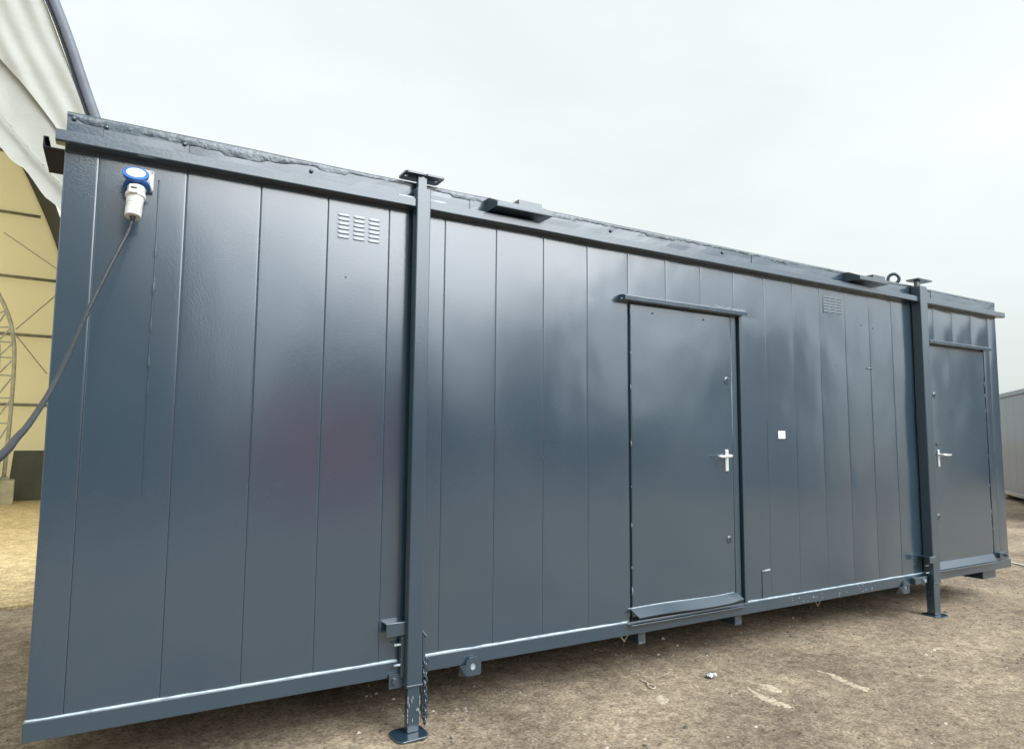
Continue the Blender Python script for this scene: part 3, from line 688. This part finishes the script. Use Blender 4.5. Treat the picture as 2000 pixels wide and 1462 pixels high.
# lattice arch inside the hall
def hw(u, v, z): # hall local -> world
    return Vector((u*math.cos(HR)-v*math.sin(HR), u*math.sin(HR)+v*math.cos(HR), z)) + HO
arch = thing('lattice_arch', 'grey lattice steel arch standing inside the yellow hall', 'truss', hw(-0.95, 8.4, 0), HR)
def arch_path(r_in):
    p = [(0.0-r_in, 0, GZ+0.55), (0.03-r_in, 0, 1.6), (0.035-r_in, 0, 2.6), (0.0-r_in, 0, 3.3), (-0.16-r_in*0.9, 0, 3.95-r_in*0.3), (-0.55-r_in*0.5, 0, 4.65-r_in*0.8), (-1.3-r_in*.2, 0, 5.35-r_in), (-2.6, 0, 5.9-r_in), (-4.2, 0, 6.05-r_in)]
    return catmull(p, 6)
po_, pi_ = arch_path(0.0), arch_path(0.27)
MB().tube(po_, .040, 10).build('outer_chord', 'galv', arch, smooth=True); MB().tube(pi_, .040, 10).build('inner_chord', 'galv', arch, smooth=True)
for k in range(0, len(po_)-3, 3):
    MB().tube([po_[k], pi_[k]], .018, 6).build('web_bar', 'galv', arch); MB().tube([pi_[k], po_[k+3]], .018, 6).build('web_bar', 'galv', arch)
MB().box(-0.36, 0.08, -0.12, 0.12, GZ+0.50, GZ+0.56).build('base_plate', 'galv', arch)
nd = Vector((0.02, 0.1, 3.60))
MB().tube([nd, nd+Vector((0.66, 0.9, 0.95))], .011, 6).build('brace_wire', 'galv', arch); MB().tube([nd+Vector((0, 0, -0.12)), nd+Vector((0.60, 0.9, -0.85))], .011, 6).build('brace_wire', 'galv', arch)
p = hw(-1.08, 8.4, 0)
bl = MB().box(-0.32, 0.32, -0.3, 0.3, GZ+0.01, GZ+0.50).build('concrete_block', 'concrete', None, bevel=0.02); bl.location = (p.x, p.y, 0); bl.rotation_euler = (0, 0, HR)
tag(bl, 'pale concrete block under the lattice arch in the hall', 'block')
def board(name, u0, u1, v, zt, lean, label):
    m_ = MB(); a = hw(u0, v, 0); b = hw(u1, v, 0); d = (b-a)
    m_.prism([(0, 0), (1, 0), (1.0, 1), (0.10, 1)], Vector((0, 0, GZ+0.02)), d, Vector((0, lean, zt-GZ)), (0, 0.03, 0))
    o = m_.build(name, 'board', None); o.location = (a.x, a.y, 0); tag(o, label, 'board', 'grey sheets leaning in the hall'); return o
board('grey_sheet', -0.90, -0.20, 8.9, 1.0, 0.10, 'tall grey sheet leaning against the hall wall beside the cabin edge')
board('grey_sheet', -1.75, -1.03, 8.0, 1.02, 0.10, 'grey sheet partly cut off by the left picture edge')

# ------------------------------------------------------------------ a second cabin at the right
def plain_cabin(loc, rotz, label, length=7.0, group=None, m='lead', h=2.62):
    t = thing('grey_cabin', label, 'cabin', loc, rotz, group)
    w = [length*k/10 for k in range(11)]
    for a, b in zip(w[:-1], w[1:]):
        MB().box(a+0.002, b-0.002, 0.0, 0.02, 0.20, h-0.1).build('wall_panel', m, t, bevel=0.002)
    MB().box(0.01, length-0.01, 0.021, 2.7, 0.20, h-0.04).build('shell', m, t)
    MB().box(-0.02, length+0.02, -0.05, 2.75, h-0.1, h).build('roof_edge', m, t, bevel=0.004)
    MB().box(-0.01, length+0.01, -0.02, 0.03, 0.12, 0.20).build('base_rail', 'trim', t)
    MB().tube([(0, -0.021, 0.202), (length, -0.021, 0.202)], .006, 6).build('sealant_highlight_bead', 'bead', t)
    for x in (0.5, length*0.5, length-0.6):
        MB().box(x-0.5, x+0.4, 0.04, 2.6, 0.02, 0.118).build('timber_bearer', 'timber', t)
    return t
ang = math.atan2(0.88, 1.2)
plain_cabin((19.7+1.0*math.cos(ang), 5.35+1.0*math.sin(ang), GZ+0.02), ang+math.pi, 'grey cabin in the right background beyond the main cabin', m='pale')

# ------------------------------------------------------------------ what the glossy wall mirrors, behind the photographer
gname = 'cabins across the yard behind the photographer'
for i, (x, y, rz, ln, z, lab) in enumerate((
    (14.5, -23.0, R(180), 9.0, 0.0, 'ground cabin across the yard, carrying another cabin'),
    (12.0, -23.0, R(180), 6.0, 2.66, 'upper cabin across the yard, stacked on another'),
    (27.0, -25.0, R(172), 9.0, 0.0, 'single cabin across the yard right of the tree'),
    (24.5, -17.5, R(125), 8.5, 0.0, 'ground cabin of the right-hand stack behind the photographer, nearer the tree'),
    (24.5, -17.5, R(125), 8.5, 2.66, 'upper cabin of the right-hand stack behind the photographer, nearer the tree'),
    (30.0, -9.6, R(125), 9.0, 0.0, 'ground cabin of the right-hand stack behind the photographer, farther from the tree'),
    (30.0, -9.6, R(125), 9.0, 2.66, 'upper cabin of the right-hand stack behind the photographer, farther from the tree'))):
    plain_cabin((x, y, GZ+z), rz, lab, ln, gname, 'mid' if i in (3, 4) else 'lead', 2.62)
fh = thing('grey_fabric_hall', 'drab arched fabric hall behind the photographer, seen only in the paint', 'tent', (2.6, -15.0, GZ), R(180))
ar = [(p[0]+0.0, p[1]*0.92) for p in [(4.6*1.0-4.6*math.cos(t), 9.0*math.sin(t)**0.8) for t in [math.pi*k/24 for k in range(25)]]]
MB().grid([[(u, v, z) for u, z in ar] for v in (0, 3, 6, 9)]).build('roof_membrane', 'drab', fh, smooth=True, fix=False)
mb = MB(); mb.quad(*[(u, 0.01, z) for u, z in ar]); mb.build('front_gable', 'drab', fh)
rc = thing('red_container', 'red steel box container across the yard, seen as a red glow in the paint', 'container', (5.9, -12.5, GZ), R(180))
MB().box(0, 2.4, 0, 5.9, 0.12, 2.3).build('shell', 'red', rc, bevel=0.02)
for k in range(9): MB().box(0.12+k*0.25, 0.22+k*0.25, -0.03, 0.0, 0.2, 2.2).build('wall_rib', 'red', rc)
for x in (0.05, 1.2, 2.35): MB().box(x-0.05, x+0.05, -0.05, -0.031, 0.1, 2.3).build('corner_post', 'red', rc)
def tree(loc, h, rad, label, seed):
    r_ = random.Random(seed); t = thing('tree', label, 'tree', loc, 0)
    MB().tube([(0, 0, 0), (0.1, 0, h*0.3), (0, 0.1, h*0.6), (0.1, 0.1, h*0.85)], [.22, .16, .10, .03], 8).build('trunk', 'bark', t, smooth=True)
    mb = MB()
    for k in range(3800):
        while True:
            q = Vector((r_.uniform(-1, 1), r_.uniform(-1, 1), r_.uniform(-1, 1)))
            if q.length < 1 and fbm(q.x*2+seed, q.y*2, q.z*2) > -0.15: break
        c_ = Vector((q.x*rad, q.y*rad, h*0.58+q.z*h*0.42)); s = r_.uniform(.10, .2)
        a = Vector((r_.uniform(-1, 1), r_.uniform(-1, 1), r_.uniform(-1, 1))).normalized()*s; b = a.cross(Vector((r_.uniform(-1, 1), r_.uniform(-1, 1), 1))).normalized()*s*0.6
        mb.quad(c_-a, c_+b, c_+a, c_-b)
    mb.build('crown', 'leaf', t, fix=False)
tree((16.4, -22.5, GZ), 7.2, 1.9, 'dark tree across the yard behind the photographer', 3)

# ------------------------------------------------------------------ small things on the ground
def splash(pts, w, name, label, seed):
    r_ = random.Random(seed); mb = MB()
    P = catmull([(a, b, 0) for a, b in pts], 10)
    NK = int(30*len(pts))
    for k in range(NK):        # dried flakes, overlapping into one ragged crust
        p = P[k*len(P)//NK]; core_ = r_.random() < 0.8; wv = w; w = wv*(0.45+1.1*k/NK)*(0.7+0.6*abs(fbm(k*0.09, seed, 2)))
        x = p.x+r_.gauss(0, w*(0.40 if core_ else 0.85)); y = p.y+r_.gauss(0, w*(0.40 if core_ else 0.85)); s = r_.uniform(.35, .8)*w if core_ else r_.uniform(.12, .35)*w
        n = 9; a0 = r_.uniform(0, 6.28); st = r_.uniform(1.0, 1.7); h = 0.0015+0.003*r_.random()
        ring = []
        for j in range(n):
            t = a0+6.2832*j/n; q = s*r_.uniform(.55, 1.25); ring.append((x+q*math.cos(t), y+q*st*math.sin(t)))
        c0 = len(mb.v); mb.v += [(a, b, gh(a, b)+0.0005) for a, b in ring] + [(x+(a-x)*.7, y+(b-y)*.7, gh(a, b)+h) for a, b in ring]
        for j in range(n): mb.f.append((c0+j, c0+(j+1) % n, c0+n+(j+1) % n, c0+n+j))
        mb.f.append(tuple(c0+n+j for j in range(n))); w = wv
    o = mb.build(name, 'plaster', None, fix=False); return tag(o, label, 'splash')
splash([(4.19, -0.45), (4.21, -0.53), (4.17, -0.60), (4.15, -0.68), (4.13, -0.79)], 0.020, 'dried_splash', 'curved pale dried splash on the dirt, farthest right of three', 1)
splash([(3.66, -0.44), (3.68, -0.50), (3.64, -0.54)], 0.032, 'dried_splash', 'short pale dried patch on the dirt just left of the curved splash', 2)
splash([(3.55, -0.44), (3.52, -0.53), (3.50, -0.62), (3.52, -0.74)], 0.026, 'dried_splash', 'long pale dried patch on the dirt in front of the middle door', 3)
splash([(3.03, -0.27), (2.99, -0.31), (2.97, -0.35)], 0.024, 'dried_splash', 'pale crumbly patch on the dirt beside the loop of string', 4)
sp = [(3.100, -0.02), (3.085, -0.045), (3.092, -0.075), (3.082, -0.105), (3.095, -0.135), (3.078, -0.172), (3.052, -0.178), (3.050, -0.150), (3.068, -0.115), (3.080, -0.108)]
sp = catmull([(x, y, gh(x, y)+0.006) for x, y in sp], 6)
tag(MB().tube(sp, .004, 6).build('string_loop', 'string', None, smooth=True), 'small pale loop of string lying on the dirt', 'string')
mb = MB(); r_ = random.Random(5); rows = []
for i in range(7):
    rows.append([(3.503+(i-3)*0.011+r_.uniform(-.005, .005), -0.21+(j-3)*0.009+r_.uniform(-.005, .005), GZ+0.012+0.016*abs(fbm(i*0.9, j*0.9, 3))+0.010*(1 if (i+j) % 3 else 0)*math.exp(-((i-3)**2+(j-3)**2)/6)) for j in range(7)])
tag(MB().grid(rows).build('foil_scrap', 'foil', None), 'tiny crumpled scrap of shiny foil on the dirt', 'litter')
# worn painted line in the yard at the right
a = Vector((9.682, 0.923)); b = Vector((9.568, 0.685)); d = (b-a).normalized(); n_ = Vector((-d.y, d.x))*0.03
p0 = a-d*4.0; rows = [[], []]
for k in range(60):
    q = p0+d*(k*0.2); jt = 0.006*fbm(k*0.9, 1, 1)
    rows[0].append((q.x+n_.x+jt, q.y+n_.y, gh(q.x, q.y)+0.010)); rows[1].append((q.x-n_.x+jt, q.y-n_.y, gh(q.x, q.y)+0.010))
tag(MB().grid(rows).build('painted_line', 'linepaint', None, fix=False), kind='structure')
# loose grit and small stones: nobody could count them
mb = MB(); r_ = random.Random(11); tones = []
for k in range(11000):
    x = r_.uniform(0.5, 11.0); y = r_.uniform(-2.2, 1.0) if x > 3 else r_.uniform(-1.0, 1.3)
    if fbm(x*1.3, y*1.3, 6) < -0.2+0.3*r_.random(): continue
    s = 0.0028 + 0.0125*r_.random()**4
    if r_.random() < 0.014: s = r_.uniform(.010, .022)
    h = s*r_.uniform(.4, .9); z = gh(x, y); c0 = len(mb.v); an = r_.uniform(0, 6.28); e = r_.uniform(.6, 1)
    for j in range(5):
        t = an+j*1.2566; mb.v.append((x+s*math.cos(t)*r_.uniform(.7, 1.2), y+s*e*math.sin(t)*r_.uniform(.7, 1.2), z-0.001))
    mb.v.append((x+r_.uniform(-.3, .3)*s, y+r_.uniform(-.3, .3)*s, z+h))
    for j in range(5): mb.f.append((c0+j, c0+(j+1) % 5, c0+5))
    q = r_.random(); v_ = 0.10 if q < .35 else (0.24 if q < .88 else 0.55); v_ *= r_.uniform(.75, 1.25)
    tones += [(v_, v_*0.86, v_*0.70, 1.0)]*6
gr = mb.build('yard_grit', 'stone', None, fix=False)
ca = gr.data.color_attributes.new('tone', 'FLOAT_COLOR', 'POINT')
for i, t in enumerate(tones): ca.data[i].color = t
t_ = M['stone'].node_tree; an_ = t_.nodes.new('ShaderNodeAttribute'); an_.attribute_name = 'tone'
t_.links.new(an_.outputs['Color'], t_.nodes['Principled BSDF'].inputs['Base Color'])
tag(gr, 'loose grit and small stones scattered over the dirt', 'gravel', kind='stuff')
